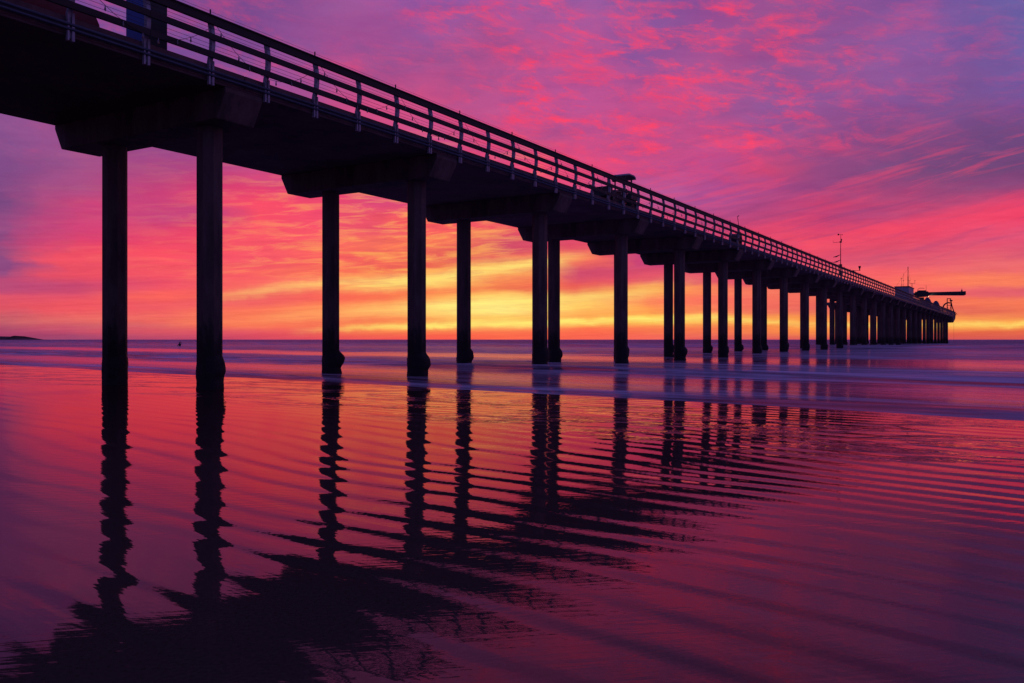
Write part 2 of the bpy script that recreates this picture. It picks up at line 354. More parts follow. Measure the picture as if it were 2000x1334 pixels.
    bm = math_('ADD', 1.0, math_('MULTIPLY', math_('MULTIPLY', math_('SUBTRACT', bnd, .5), lowm), .5))
    col = mixc(1.0, col, comb(math_('POWER', bm, .4), bm, math_('POWER', bm, .7)), 'MULTIPLY')
    # towards the zenith and the east: dusk violet-blue
    up = N.new('ShaderNodeMapRange'); up.interpolation_type = 'SMOOTHSTEP'; K.new(el0, up.inputs['Value'])
    up.inputs['From Min'].default_value = .36; up.inputs['From Max'].default_value = .95
    col = mixc(up.outputs[0], col, lin((82,74,150)))
    east = N.new('ShaderNodeMapRange'); east.interpolation_type = 'SMOOTHSTEP'; K.new(Y, east.inputs['Value'])
    east.inputs['From Min'].default_value = .55; east.inputs['From Max'].default_value = -.5
    col = mixc(east.outputs[0], col, lin((74,68,128)))
    K.new(col, bg.inputs['Color']); bg.inputs['Strength'].default_value = 1.0
    K.new(bg.outputs[0], out.inputs[0])
build_world()
sun = bpy.data.lights.new('sun', 'SUN'); sun.energy = .02; sun.angle = math.radians(60); sun.color = (1,.55,.35)
so = bpy.data.objects.new('sun', sun); COL.objects.link(so)
so.rotation_euler = (math.radians(88), 0, math.radians(180+1)); so.location = (0,-20,20)

# ------------------------------------------------------------------ wet sand
def film(N, K, base, gloss, rough, normal, ior, out=None):
    d = N.new('ShaderNodeBsdfDiffuse'); g_ = N.new('ShaderNodeBsdfGlossy'); fr = N.new('ShaderNodeFresnel'); fr.inputs['IOR'].default_value = ior
    for sock, v in ((d.inputs['Color'], base), (g_.inputs['Color'], gloss), (g_.inputs['Roughness'], rough)):
        if isinstance(v, tuple): sock.default_value = (*v, 1)
        elif isinstance(v, float): sock.default_value = v
        else: K.new(v, sock)
    for n_ in (g_, fr): K.new(normal, n_.inputs['Normal'])
    m_ = N.new('ShaderNodeMixShader'); K.new(fr.outputs[0], m_.inputs[0]); K.new(d.outputs[0], m_.inputs[1]); K.new(g_.outputs[0], m_.inputs[2])
    return m_.outputs[0]
def fu(x, y): return .66*x + .75*y
def fv(x, y): return .75*x - .66*y
def axis(dense0, dense1, step, lo, hi, growth=1.25):
    a = []; t = dense0; s_ = step
    neg = []
    while t > lo:
        s_ *= growth; t -= s_; neg.append(max(t, lo))
    a = neg[::-1]
    t = dense0
    while t < dense1: a.append(t); t += step
    s_ = step; a.append(dense1); t = dense1
    while t < hi:
        s_ *= growth; t += s_; a.append(min(t, hi))
    return a
def smooth(t): t = min(max(t, 0), 1); return t*t*(3-2*t)
def sand_z(x, y):
    u = fu(x, y); v = fv(x, y)
    z = 0.0
    if y > -1.5 and u < 19 and abs(x) < 26:
        wx = noise.noise(Vector((v*.11, u*.16, 0)))*1.1 + noise.noise(Vector((v*.38, u*.40, 4)))*.24 + noise.noise(Vector((v*.8, u*1.1, 14)))*.07
        uu = u + wx - .0007*v*v
        ph = 2*PI*uu/.47
        amp = .0033*(1+.8*noise.noise(Vector((v*.16, u*.5, 9)))+1.0*noise.noise(Vector((v*.34, u*1.7, 19))))
        near = smooth((u-1.0)/6.0)
        amp *= (.62 + .38*near) * (1-.55*smooth((u-6)/8)) * (.34+.66*smooth((x+5)/8))
        fade = smooth((26-abs(x))/5)*smooth((19-u)/4)*smooth((y+1)/2)
        z += fade*amp*(math.sin(ph) + .36*math.sin(2*ph+.25) + .16*math.sin(3*ph+.5))
        z += fade*.0040*noise.noise(Vector((v*.20, u*.45, 20)))
    if u > 17: z -= (u-17)*.03
    if u < -2: z += (-2-u)*.02
    return z
rs_ = axis(-1.45, 1.45, .0047, -300, 300, 1.35)
ys = axis(.9, 25, .052, -600, 160, 1.18)
verts = []; faces = []
nx = len(rs_); ny = len(ys)
for y in ys:
    k_ = max(y, 0)+3
    for r_ in rs_: verts.append((r_*k_, y, max(sand_z(r_*k_, y), -6)))
for j in range(ny-1):
    for i in range(nx-1):
        a = j*nx+i; faces.append((a, a+1, a+nx+1, a+nx))
me = bpy.data.meshes.new('wet_sand'); me.from_pydata(verts, [], faces)
for p in me.polygons: p.use_smooth = True
sand = bpy.data.objects.new('wet_sand', me); COL.objects.link(sand); tag(sand, 'dark wet sand mirroring the sunset sky in gentle ripples', None, None, 'structure')
m = bpy.data.materials.new('wet_sand_film'); N, K = nodes_of(m)
b = N['Principled BSDF']
geo = N.new('ShaderNodeNewGeometry')
def map_(rot, sc, src):
    r = N.new('ShaderNodeMapping'); r.vector_type = 'TEXTURE'; r.inputs['Rotation'].default_value = (0,0,rot)
    r.inputs['Scale'].default_value = sc; K.new(src, r.inputs['Vector']); return r.outputs[0]
def nz(vec, sc, det=3, ro=.5, dist=0):
    n = N.new('ShaderNodeTexNoise'); n.inputs['Scale'].default_value = sc; n.inputs['Detail'].default_value = det
    n.inputs['Roughness'].default_value = ro; n.inputs['Distortion'].default_value = dist; K.new(vec, n.inputs['Vector']); return n.outputs['Fac']
def mth(op, a, b_=None, clamp=False):
    n = N.new('ShaderNodeMath'); n.operation = op; n.use_clamp = clamp
    for i, v in enumerate((a, b_)):
        if v is None: continue
        if isinstance(v, (int, float)): n.inputs[i].default_value = v
        else: K.new(v, n.inputs[i])
    return n.outputs[0]
def rmp(f, stops):
    r = N.new('ShaderNodeValToRGB'); e = r.color_ramp.elements
    def cc(v): return (*v, 1) if isinstance(v, tuple) else (v, v, v, 1)
    e[0].position = stops[0][0]; e[0].color = cc(stops[0][1]); e[1].position = stops[-1][0]; e[1].color = cc(stops[-1][1])
    for p_, v in stops[1:-1]:
        q = e.new(p_); q.color = cc(v)
    K.new(f, r.inputs['Fac']); return r.outputs[0]
pos = geo.outputs['Position']
fine = nz(map_(math.radians(12), (.55,.055,1), pos), 1.0, 3, .5)
fine2 = nz(map_(math.radians(-40), (.5,.09,1), pos), 1.0, 2, .5)
where = rmp(nz(pos, .35, 2, .5), [(.42,.15),(.62,1)])
h = mth('ADD', mth('MULTIPLY', mth('MULTIPLY', fine, .0016), where), mth('MULTIPLY', fine2, .0009))
spz = N.new('ShaderNodeSeparateXYZ'); K.new(pos, spz.inputs[0])
U_ = mth('ADD', mth('MULTIPLY', spz.outputs[0], .66), mth('MULTIPLY', spz.outputs[1], .75))
sw = nz(map_(math.radians(-20), (3.2,1.1,1), pos), 1.0, 5, .62, 1.0)
h = mth('ADD', h, mth('MULTIPLY', mth('MULTIPLY', rmp(sw, [(.50,0),(.60,1)]), .016), rmp(mth('DIVIDE', U_, 20), [(0,0),(.46,0),(.53,1),(.66,.8),(.80,.25),(1,0)])))
bp = N.new('ShaderNodeBump'); bp.inputs['Distance'].default_value = 1; bp.inputs['Strength'].default_value = 1
K.new(h, bp.inputs['Height'])
spk = nz(pos, 40, 3, .6)
N.remove(b)
res = film(N, K, rmp(spk, [(.3,(.048,.038,.030)),(.7,(.082,.062,.050))]), (1.0,.56,.66), rmp(nz(pos, .8, 3, .5), [(.3,.012),(.75,.045)]), bp.outputs[0], 1.33)
K.new(res, N['Material Output'].inputs[0])
me.materials.append(m)

# ------------------------------------------------------------------ sea
def gauss(t, c, w): return math.exp(-((t-c)/w)**2)
def sea_z(u, v):
    n1 = noise.noise(Vector((v*.02, u*.02, 1)))
    e = 15.7 + .9*noise.noise(Vector((v*.08, 0, 3))) + .35*noise.noise(Vector((v*.4, 0, 5)))
    z = -.02 + .032*smooth((u-e)/1.6)
    def front(t, c, wf, wb): return math.exp(-((t-c)/(wf if t < c else wb))**2)
    z += .06*front(u, 17.4+1.0*n1, .9, 2.2)*(1+.6*noise.noise(Vector((v*.1,0,8))))
    uw = u + 7*noise.noise(Vector((v*.018, 0, 2)))
    z += .20*front(uw, 31.5, 2.0, 6)*(1+.4*noise.noise(Vector((v*.06,4,8))))
    z += .22*smooth((uw-55)/16)*(1-smooth((uw-92)/14))
    cr = .72*(.85+.35*noise.noise(Vector((v*.012, 3, 2))))
    d = uw-110
    z += cr*math.exp(-(d/(7.0 if d < 0 else 16))**2)
    z += .55*gauss(uw, 165, 14)*(1+.4*noise.noise(Vector((v*.02, 9, 2)))) if u < 260 else 0
    z += .01*noise.noise(Vector((v*.25, u*.7, 6)))*smooth((u-18)/6)
    z += .03*noise.noise(Vector((v*.06, u*.2, 7)))*smooth((u-30)/12)
    return z
us = axis(14.5, 60, .28, 14.4, 12500, 1.028); vs = axis(-70, 60, .9, -14000, 3500, 1.06)
verts = []; faces = []; nv_ = len(vs)
for u in us:
    for v in vs:
        x = .66*u + .75*v; y = .75*u - .66*v
        k_ = 1/(.66*.66+.75*.75)
        verts.append((x*k_, y*k_, sea_z(u, v)))
for j in range(len(us)-1):
    for i in range(nv_-1):
        a = j*nv_+i; faces.append((a, a+nv_, a+nv_+1, a+1))
me = bpy.data.meshes.new('sea'); me.from_pydata(verts, [], faces)
me.update()
if me.polygons[0].normal.z < 0: me.flip_normals()
for p in me.polygons: p.use_smooth = True
sea = bpy.data.objects.new('sea', me); COL.objects.link(sea); tag(sea, 'silky purple sea with soft bands of foam running to the horizon', None, None, 'structure')
m = bpy.data.materials.new('sea_water'); N, K = nodes_of(m)
b = N['Principled BSDF']; geo = N.new('ShaderNodeNewGeometry'); pos = geo.outputs['Position']
sp = N.new('ShaderNodeSeparateXYZ'); K.new(pos, sp.inputs[0])
U = mth('ADD', mth('MULTIPLY', sp.outputs[0], .66), mth('MULTIPLY', sp.outputs[1], .75))
V = mth('ADD', mth('MULTIPLY', sp.outputs[0], .75), mth('MULTIPLY', sp.outputs[1], -.66))
def cmb(a, b_, c=0.0):
    n = N.new('ShaderNodeCombineXYZ')
    for i, v in enumerate((a, b_, c)):
        if isinstance(v, (int, float)): n.inputs[i].default_value = v
        else: K.new(v, n.inputs[i])
    return n.outputs[0]
wn = nz(cmb(mth('MULTIPLY', V, .085), mth('MULTIPLY', U, .13)), 1, 6, .62)
U2 = mth('ADD', U, mth('MULTIPLY', mth('SUBTRACT', wn, .5), mth('ADD', 1.0, mth('MULTIPLY', U, .42))))
lg = mth('MULTIPLY', mth('LOGARITHM', mth('MAXIMUM', U2, 1.0), 10.0), .4)     # u=10 -> .4, 100 -> .8, 316 -> 1
def lu(u): return .4*math.log10(u)
foam = rmp(lg, [(0,.25),(lu(15.2),.35),(lu(16.2),.82),(lu(17.8),.85),(lu(20),.52),(lu(22.5),.25),(lu(25),.38),(lu(27.5),1),(lu(39),1),(lu(43.5),.50),(lu(48),.15),(lu(54),.3),(lu(60),.95),
                (lu(78),.85),(lu(96),.8),(lu(106),.95),(lu(118),.9),(lu(150),.85),(lu(190),.9),(lu(230),.7),(lu(300),.5),(1,.5)])
fs = nz(cmb(mth('MULTIPLY', V, .08), mth('MULTIPLY', U, .75), 2), 1, 9, .68, .5)
fs2 = nz(cmb(mth('MULTIPLY', V, .7), mth('MULTIPLY', U, 4.0), 2), 1, 4, .6)
fm = mth('MULTIPLY', foam, mth('ADD', .66, mth('MULTIPLY', rmp(fs, [(.3,0),(.58,1)]), .5)), True)
fs3 = nz(cmb(mth('MULTIPLY', V, .3), mth('MULTIPLY', U, 2.2), 8), 1, 7, .7, .8)
fm = mth('MULTIPLY', fm, mth('ADD', .70, mth('MULTIPLY', rmp(fs3, [(.35,0),(.6,1)]), .42)), True)
fm = mth('MULTIPLY', fm, .95)
hh = mth('ADD', mth('MULTIPLY', nz(cmb(mth('MULTIPLY', V, .5), mth('MULTIPLY', U, 2.2), 0), 1, 4, .6), .02), mth('MULTIPLY', nz(cmb(mth('MULTIPLY', V, .15), mth('MULTIPLY', U, .5), 0), 1, 3, .6), .05))
bp = N.new('ShaderNodeBump'); bp.inputs['Distance'].default_value = 1; bp.inputs['Strength'].default_value = 1
K.new(mth('ADD', hh, mth('MULTIPLY', nz(cmb(mth('MULTIPLY', V, .35), mth('MULTIPLY', U, .9), 3), 1, 5, .65), rmp(mth('DIVIDE', U, 400), [(0,0),(.28,0),(.5,.8),(1,1)]))), bp.inputs['Height'])
N.remove(b)
water = film(N, K, (.014,.010,.022), (.95,.52,.70), rmp(mth('DIVIDE', U, 400), [(0,.13),(.3,.16),(.6,.3),(1,.35)]), bp.outputs[0], 1.33)
df = N.new('ShaderNodeBsdfDiffuse')
K.new(rmp(fs, [(.36,(.10,.085,.13)),(.64,(.76,.70,.88))]), df.inputs['Color'])
mx = N.new('ShaderNodeMixShader'); K.new(fm, mx.inputs[0]); K.new(water, mx.inputs[1]); K.new(df.outputs[0], mx.inputs[2])
K.new(mx.outputs[0], N['Material Output'].inputs[0])
me.materials.append(m)

# ------------------------------------------------------------------ headland far left
hd = MB(); prof = [(-2600,40),(-2300,30),(-2050,22),(-1900,16),(-1818,14.5),(-1804,13),(-1793,11),(-1782,9),(-1776,14.5),(-1767,15.5),(-1764,10),(-1757,7),(-1745,4),(-1738,2.8),(-1715,2.6),(-1702,2.4),(-1698,0)]
b0 = len(hd.v)
for j, (yy, k_) in enumerate([(2940,0),(2970,.6),(3000,1),(3060,.95),(3200,0)]):
    for (x, z) in prof: hd.v.append((x*1.0+(j-2)*3*noise.noise(Vector((x*.1,j,0))), yy, -1+(z*.95*k_)*(1+.12*noise.noise(Vector((x*.05, yy*.1, 0))))))
n_ = len(prof)
for j in range(4):
    for i in range(n_-1): hd.f.append((b0+j*n_+i, b0+j*n_+i+1, b0+(j+1)*n_+i+1, b0+(j+1)*n_+i))
ho = hd.build('headland', M['rock']); tag(ho, 'low dark rocky headland on the left horizon', None, None, 'structure')

# ------------------------------------------------------------------ the pier
Z = CAMH
pier = empty('pier', tuple(D*0 + P*BC), ROT)
tag(pier, 'long dark concrete pier on paired piles running out to sea', 'pier')
WN = 1.919*L-BC; WF = 2.755*L-BC                      # near and far deck edges, local y
ZB = Z+5.73; ZS = Z+6.50; ZD = Z+6.80; ZC = Z+6.925
A0, A1 = -3.2*L, 30.0*L
# deck in cast bays with joints between
dk = MB()
k = 0; a = A0
sec = [(WN, ZS), (WF, ZS), (WF, ZD), (WN, ZD)]
s = -3.32
while s < 29.9:
    dk.prism(sec, s*L+.006, (s+1)*L-.006)
    s += 1
dk.build('deck', M['slab'], pier)
cb = MB()
s = -3.32
while s < 29.9:
    cb.box(s*L+.01, (s+1)*L-.01, WN-.02, WN+.25, ZS+.06, ZC)
    cb.box(s*L+.01, (s+1)*L-.01, WF-.25, WF+.02, ZS+.06, ZC)
    s += 1
cb.build('curb', M['curb'], pier, bevel=.015)
# pile caps
def cap_mb(wf_top, wf_bot):
    c = MB()
    b0_, b1_ = 1.956*L-BC, wf_bot*L-BC
    t0, t1 = WN-.004, wf_top*L-BC
    h_ = .62
    c.prism([(b0_, ZB), (b1_, ZB), (t1, ZS-.12), (t1, ZS+.0), (t0, ZS+.0), (t0, ZS-.12)], -h_, h_)
    return c
cap0 = None; caph = None
def pile_mb(lean=0.0):
    c = MB(); r = .348
    for zz, rr in ((-3.0, r), (ZB+.02, r)):
        for i in range(8):
            q = 2*PI*(i+.5)/8
            c.v.append((rr*math.cos(q), rr*math.sin(q), zz))
    for i in range(8): c.f.append((i, (i+1) % 8, 8+(i+1) % 8, 8+i))
    c.f.append(tuple(range(8))[::-1]); c.f.append(tuple(range(8, 16)))
    return c
def growth_mb(seed, bulge):
    c = MB(); n = 28; rows = 34; zs = [-.6 + 1.75*j/rows for j in range(rows+1)]
    out = Vector((math.cos(-ROT-.1), math.sin(-ROT-.1)))      # world +x seen in pier axes
    for j, zz in enumerate(zs):
        for i in range(n):
            q = 2*PI*i/n
            dirx, diry = math.cos(q), math.sin(q)
            oct_ = .348*math.cos(PI/8)/math.cos(((q+PI/8) % (PI/4)) - PI/8)
            lump = .008 + .022*noise.noise(Vector((dirx*2.5+seed*7, diry*2.5, zz*3))) + .014*noise.noise(Vector((dirx*9+seed*3, diry*9, zz*10)))
            fade = smooth((zs[-1]-zz)/.7)
            bl = bulge*max(0, dirx*out.x+diry*out.y)**1.6*(math.exp(-(abs(zz-.60-.1*math.sin(seed*2))/.27)**3.2)+.45*math.exp(-(abs(zz-.06)/.17)**3))
            bl *= 1+.35*noise.noise(Vector((zz*4+seed, diry*3, seed)))
            r = oct_ + (lump+.008)*fade + bl - .02*(1-fade)*(1+.6*noise.noise(Vector((dirx*6+seed, diry*6, 2))))
            c.v.append((r*dirx, r*diry, zz))
    for j in range(rows):
        for i in range(n):
            i2 = (i+1) % n; c.f.append((j*n+i, j*n+i2, (j+1)*n+i2, (j+1)*n+i))
    c.f.append(tuple(rows*n+i for i in range(n)))
    return c
pile0 = None
growths = {}
def put_pile(s_, w_, seed, lean=0, bulge=.13):
    global pile0
    loc = (s_*L, w_*L-BC, 0)
    if pile0 is None:
        pile0 = pile_mb().build('pile', M['pile'], pier, loc=loc); p = pile0
    else: p = dup(pile0, pier, loc)
    if lean:
        sh = Matrix.Identity(4); p.rotation_euler = (lean[1], lean[0], 0)
    key = (seed % 5, bulge)
    if key not in growths:
        growths[key] = growth_mb(seed % 5, bulge).build('mussel_growth', M['mussel'], p, smooth=True)
    else: dup(growths[key], p)
for n in range(-2, 29):
    s_ = 1.68+n
    if n < 17:
        if cap0 is None: cap0 = cap_mb(2.753, 2.715).build('pile_cap', M['concrete'], pier, loc=(s_*L,0,0), bevel=.02)
        else: dup(cap0, pier, (s_*L,0,0))
    else:
        if caph is None: caph = cap_mb(3.52, 3.48).build('pile_cap', M['concrete'], pier, loc=(s_*L,0,0), bevel=.02)
        else: dup(caph, pier, (s_*L,0,0))
    bg_ = .08 if n < 1 else (.15 if n % 3 == 1 else .10)
    put_pile(s_, 2.068, n*2+10, bulge=bg_)
    put_pile(s_, 2.528, n*2+11, bulge=.02 if n < 1 else bg_+.04)
    if n >= 17:
        put_pile(s_, 2.95, n+40); put_pile(s_, 3.36, n+50)
# wider head of the pier
hdk = MB(); hdk.box(18.15*L, 29.95*L, WF+.024, 3.52*L-BC, ZS, ZD)
hdk.build('head_deck', M['slab'], pier)
hc = MB(); hc.box(18.15*L, 29.95*L, 3.52*L-BC+.003, 3.52*L-BC+.25, ZS+.05, ZC)
hc.box(18.15*L-.25, 18.15*L, WF+.03, 3.52*L-BC+.25, ZS+.05, ZC)
hc.build('head_curb', M['curb'], pier)
# cantilevered end block
e = MB(); e.prism([(29.97*L+.02, ZB-.9), (30.35*L, ZB-.6), (31.02*L, ZB+.25), (31.2*L, ZS+.2), (31.2*L, ZC), (29.97*L+.02, ZC)], WN-.01, WN+4.2, 'y')
e.build('end_platform', M['concrete'], pier, bevel=.03)
# mast-thin pieces of the railing
OUT = WN+.03
def railing():
    # posts: curved flat posts bolted to the deck edge
    def post_mb():
        c = MB()
        pts = [(6.90,.01),(7.0,-.01),(7.12,-.05),(7.26,-.085),(7.42,-.10),(7.6,-.095),(7.78,-.07),(7.92,-.04),(8.02,-.02)]
        for (z_, o_) in pts:
            wdt = .052 if z_ > 7.05 else .045
            for (dx, dy) in ((-wdt,-.055),(wdt,-.055),(wdt,.055),(-wdt,.055)):
                c.v.append((dx, o_+dy, Z+z_))
        for j in range(len(pts)-1):
            for i in range(4):
                i2 = (i+1) % 4; c.f.append((j*4+i, j*4+i2, j*4+4+i2, j*4+4+i))
        c.f.append((3,2,1,0)); q = (len(pts)-1)*4; c.f.append((q,q+1,q+2,q+3))
        return c
    def bracket_mb():
        c = MB()
        c.box(-.075, -.035, -.075, .0, Z+6.39, Z+7.0); c.box(.025, .085, -.075, .0, Z+6.39, Z+7.0)
        c.box(-.034, .024, -.03, .0, Z+6.45, Z+6.96)
        return c
    post = bra = None
    rest = MB()
    def merge(dst, src, off):
        b = len(dst.v); dst.v += [(v[0]+off[0], v[1]+off[1], v[2]) for v in src.v]; dst.f += [tuple(b+i for i in f) for f in src.f]
    pins = MB()
    for k in range(-9, 148):
        s_ = 1.556+.2*k
        loc = (s_*L, WN-.035, 0)
        if k < 91:
            if post is None:
                post = post_mb().build('railing_post', M['galv'], pier, loc=loc, smooth=False)
                bra = bracket_mb().build('bracket', M['galv'], post)
            else:
                q = dup(post, pier, loc); dup(bra, q)
        else:
            merge(rest, post_mb(), loc); merge(rest, bracket_mb(), loc)
        if k % 2 == 0: pins.tube([(s_*L, WN-.06, Z+8.05), (s_*L, WN-.06, Z+8.29)], .02, 6)
    r = rest.build('railing_post', M['galv'], pier); r['kind'] = 'stuff'
    pins.build('wire_pin', M['steel'], pier)
    a0, a1 = -.3*L, 31.0*L
    def bar(name, z0, z1, y0, y1, mat):
        c = MB(); s_ = -.244
        while s_ < 30.95:
            c.box(s_*L+.004, (s_+.4)*L-.004, y0, y1, Z+z0, Z+z1); s_ += .4
        return c.build(name, mat, pier)
    y = WN-.035
    bar('top_rail', 7.885, 8.07, y-.17, y-.085, M['rail'])
    bar('handrail_cap', 8.073, 8.105, y-.20, y+.06, M['rail'])
    bar('middle_rail', 7.475, 7.625, y-.215, y-.160, M['rail'])
    bar('lower_rail', 7.035, 7.185, y-.205, y-.145, M['rail'])
    for z_ in (7.70, 7.79, 7.28, 7.38):
        c = MB(); c.tube([(a0, y-.13, Z+z_), (a1, y-.13, Z+z_)], .0045, 5); c.build('railing_cable', M['steel'], pier)
    c = MB(); c.tube([(a0, WN-.06, Z+8.24), (a1, WN-.06, Z+8.24)], .004, 5); c.build('top_wire', M['steel'], pier)
    for z_, nm in ((6.735, 'pipe'), (6.635, 'pipe')):
        c = MB(); c.tube([(A0, WN-.085-.02, Z+z_), (A1, WN-.085-.02, Z+z_)], .034, 8); c.build(nm, M['pipe'], pier, smooth=True)
railing()

# ------------------------------------------------------------------ string lights
sl = empty('string_lights', tuple(world_pt(1.156, 1.905, Z+7.9)), ROT)
tag(sl, 'dark cable of small unlit bulbs looped along the pier railing', 'string lights')
cab = MB(); span = .4*L; nb = 0; bulb = None; rest = MB()
for k in range(-1, 26):
    a = k*span; pts = []
    for i in range(13):
        t = i/12; pts.append((a+t*span, -.12, -.02-.86*4*t*(1-t)*(1+.08*math.sin(k*2.3))))
    cab.tube(pts, .006, 5, cap=False)
    for i in range(8):
        t = (i+.5+.12*math.sin(k*5+i*3))/8; z_ = -.02-.86*4*t*(1-t)*(1+.08*math.sin(k*2.3))
        loc = (a+t*span, -.12, z_)
        c = MB(); c.tube([(0,0,-.0),(0,0,-.05),(0,0,-.065),(0,0,-.10),(0,0,-.125)], [.013,.014,.021,.021,.006], 7)
        if nb < 96:
            if bulb is None: bulb = c.build('bulb', M['bulb'], sl, loc=loc, smooth=True)
            else: dup(bulb, sl, loc)
        else:
            b_ = len(rest.v); rest.v += [(v[0]+loc[0], v[1]+loc[1], v[2]+loc[2]) for v in c.v]; rest.f += [tuple(b_+i_ for i_ in f) for f in c.f]
        nb += 1
cab.build('cable', M['steel'], sl)
r = rest.build('bulb', M['bulb'], sl); r['kind'] = 'stuff'

def wheel(parent, x, y, r, w, name='wheel'):
    t = MB()
    n = 20; prof_ = [(r*.62,-w/2),(r*.9,-w/2),(r,-w*.36),(r,w*.36),(r*.9,w/2),(r*.62,w/2)]
    for i in range(n):
        q = 2*PI*i/n
        for (rr, yy) in prof_: t.v.append((rr*math.cos(q), yy, rr*math.sin(q)))
    k_ = len(prof_)
    for i in range(n):
        i2 = (i+1) % n
        for j in range(k_):
            j2 = (j+1) % k_; t.f.append((i*k_+j, i2*k_+j, i2*k_+j2, i*k_+j2))
    o = t.build(name, M['rubber'], parent, smooth=True, loc=(x, y, r))
    h = MB(); h.tube([(0,-w*.3,0),(0,w*.3,0)], r*.62, 14); h.tube([(0,-w*.42,0),(0,w*.42,0)], r*.2, 8)
    h.build('rim', M['darkpaint'], o)
    return o

# ------------------------------------------------------------------ tractor with canopy (faces the shore = -x)
def on_deck(name, s_, w_, z=None):
    q = world_pt(s_, w_, ZD if z is None else z); return empty(name, tuple(q), ROT)
tr = on_deck('tractor', 4.72, 2.12); tag(tr, 'small dark tractor with pale canopy and loader forks, on the pier behind the railing', 'tractor')
wheel(tr, .75, -.6, .55, .3); wheel(tr, .75, .6, .55, .3); wheel(tr, -.75, -.55, .36, .22); wheel(tr, -.75, .55, .36, .22)
c = MB(); c.prism([(-1.25,.45),(-1.3,1.1),(-1.1,1.32),(-.15,1.45),(.02,1.42),(.08,.85),(.5,.8),(1.15,.85),(1.2,.45)], -.36, .36, 'y'); c.build('body', M['darkpaint'], tr, bevel=.04)
c = MB(); c.prism([(.25,.98),(.33,1.3),(.8,1.4),(1.15,1.26),(1.2,.98)], -.78, -.44, 'y'); c.prism([(.25,.98),(.33,1.3),(.8,1.4),(1.15,1.26),(1.2,.98)], .44, .78, 'y'); c.build('fender', M['darkpaint'], tr)
c = MB(); c.box(.42,.88,-.27,.27,.86,1.12); c.box(.84,.96,-.27,.27,1.0,1.68); c.build('seat', M['darkpaint'], tr, bevel=.04)
c = MB(); c.tube([(.0,0,.9),(.16,0,1.32)], .02, 6); 
for i in range(14):
    q = 2*PI*i/14; q2 = 2*PI*(i+1)/14
    c.tube([(.17+.07*math.cos(q),.2*math.sin(q),1.33-.06*math.cos(q)*2),(.17+.07*math.cos(q2),.2*math.sin(q2),1.33-.06*math.cos(q2)*2)], .014, 5)
c.build('steering_wheel', M['darkpaint'], tr)
for (x_, y_) in ((.0,-.5),(.0,.5),(.95,-.5),(.95,.5)):
    c = MB(); c.tube([(x_*1.05,y_,.7),(x_,y_,2.32)], .045, 6); c.build('canopy_post', M['steel'], tr)
c = MB(); c.prism([(-.15,2.24),(-.1,2.33),(.15,2.38),(.85,2.38),(1.08,2.30),(1.12,2.18),(1.06,2.18),(.83,2.31),(.15,2.31),(-.1,2.24)], -.72, .70, 'y'); c.build('canopy', M['galv'], tr)
c = MB(); c.tube([(-.05,-.55,1.25),(.5,-.55,.8)], .025, 6); c.tube([(-.8,.05,1.1),(-.8,.05,1.75)], .03, 6); c.build('exhaust_pipe', M['steel'], tr)
for y_ in (-.42,.42):
    c = MB(); c.tube([(.1,y_,1.35),(-.9,y_,1.25),(-1.55,y_,.95),(-1.75,y_,.9)], .055, 6); c.build('loader_arm', M['darkpaint'], tr)
c = MB(); c.box(-1.85,-1.78,-.6,.6,.82,1.42); c.box(-2.5,-1.85,-.48,-.38,1.40,1.46); c.box(-2.5,-1.85,.38,.48,1.40,1.46); c.box(-2.55,-1.85,-.6,.6,.80,.86); c.build('fork', M['darkpaint'], tr)

# ------------------------------------------------------------------ hose reel with leaning pole
hr = on_deck('hose_reel', 7.0, 2.06); tag(hr, 'round dark reel with a tall leaning pole, beyond the tractor on the pier', 'hose reel')
c = MB(); c.tube([(0,-.32,.85),(0,.32,.85)], .42, 18); c.build('drum', M['darkpaint'], hr)
c = MB(); c.tube([(0,-.36,.85),(0,-.33,.85)], .56, 18); c.tube([(0,.33,.85),(0,.36,.85)], .56, 18); c.build('flange', M['steel'], hr)
c = MB()
for y_ in (-.42,.42): c.tube([(-.4,y_,.0),(0,y_,.9),(.4,y_,0)], .03, 6); c.tube([(-.45,y_,.05),(.45,y_,.05)], .03, 6)
c.tube([(.4,-.42,.05),(.4,.42,.05)], .03, 6); c.build('stand', M['steel'], hr)
c = MB(); c.tube([(.1,-.45,.3),(-.1,-.18,2.55)], .022, 6); c.tube([(-.1,-.18,2.55),(-.1,-.3,2.62)], .03, 6); c.build('pole', M['steel'], hr)

# ------------------------------------------------------------------ red utility truck and blue booth, top left
rt = on_deck('utility_truck', 1.34, 2.16); tag(rt, 'red utility truck with dark bumper, cut off at the top left on the pier', 'truck')
c = MB(); c.prism([(-.02,.45),(.0,.75),(-.12,.98),(-.75,1.10),(-1.25,1.15),(-2.5,1.15),(-4.1,1.12),(-4.2,.5)], -.75, .75, 'y'); c.build('body', M['red'], rt, bevel=.05)
c = MB(); c.prism([(-2.5,1.84),(-1.35,1.84),(-1.27,1.76),(-1.32,1.74),(-2.5,1.74)], -.70, .70, 'y'); c.build('roof', M['red'], rt)
for y_ in (-.70,.66):
    c = MB(); c.prism([(-.80,1.12),(-.74,1.12),(-1.28,1.745),(-1.34,1.745)], y_, y_+.04, 'y'); c.prism([(-2.5,1.155),(-2.4,1.155),(-2.4,1.735),(-2.5,1.735)], y_, y_+.04, 'y'); c.build('cab_pillar', M['darkpaint'], rt)
c = MB(); c.prism([(-.79,1.115),(-.775,1.115),(-1.305,1.74),(-1.32,1.74)], -.65, .65, 'y'); c.build('windscreen', M['glass'], rt)
c = MB(); c.box(-.10,.14,-.78,.78,.38,.58); c.build('bumper', M['darkpaint'], rt, bevel=.04)
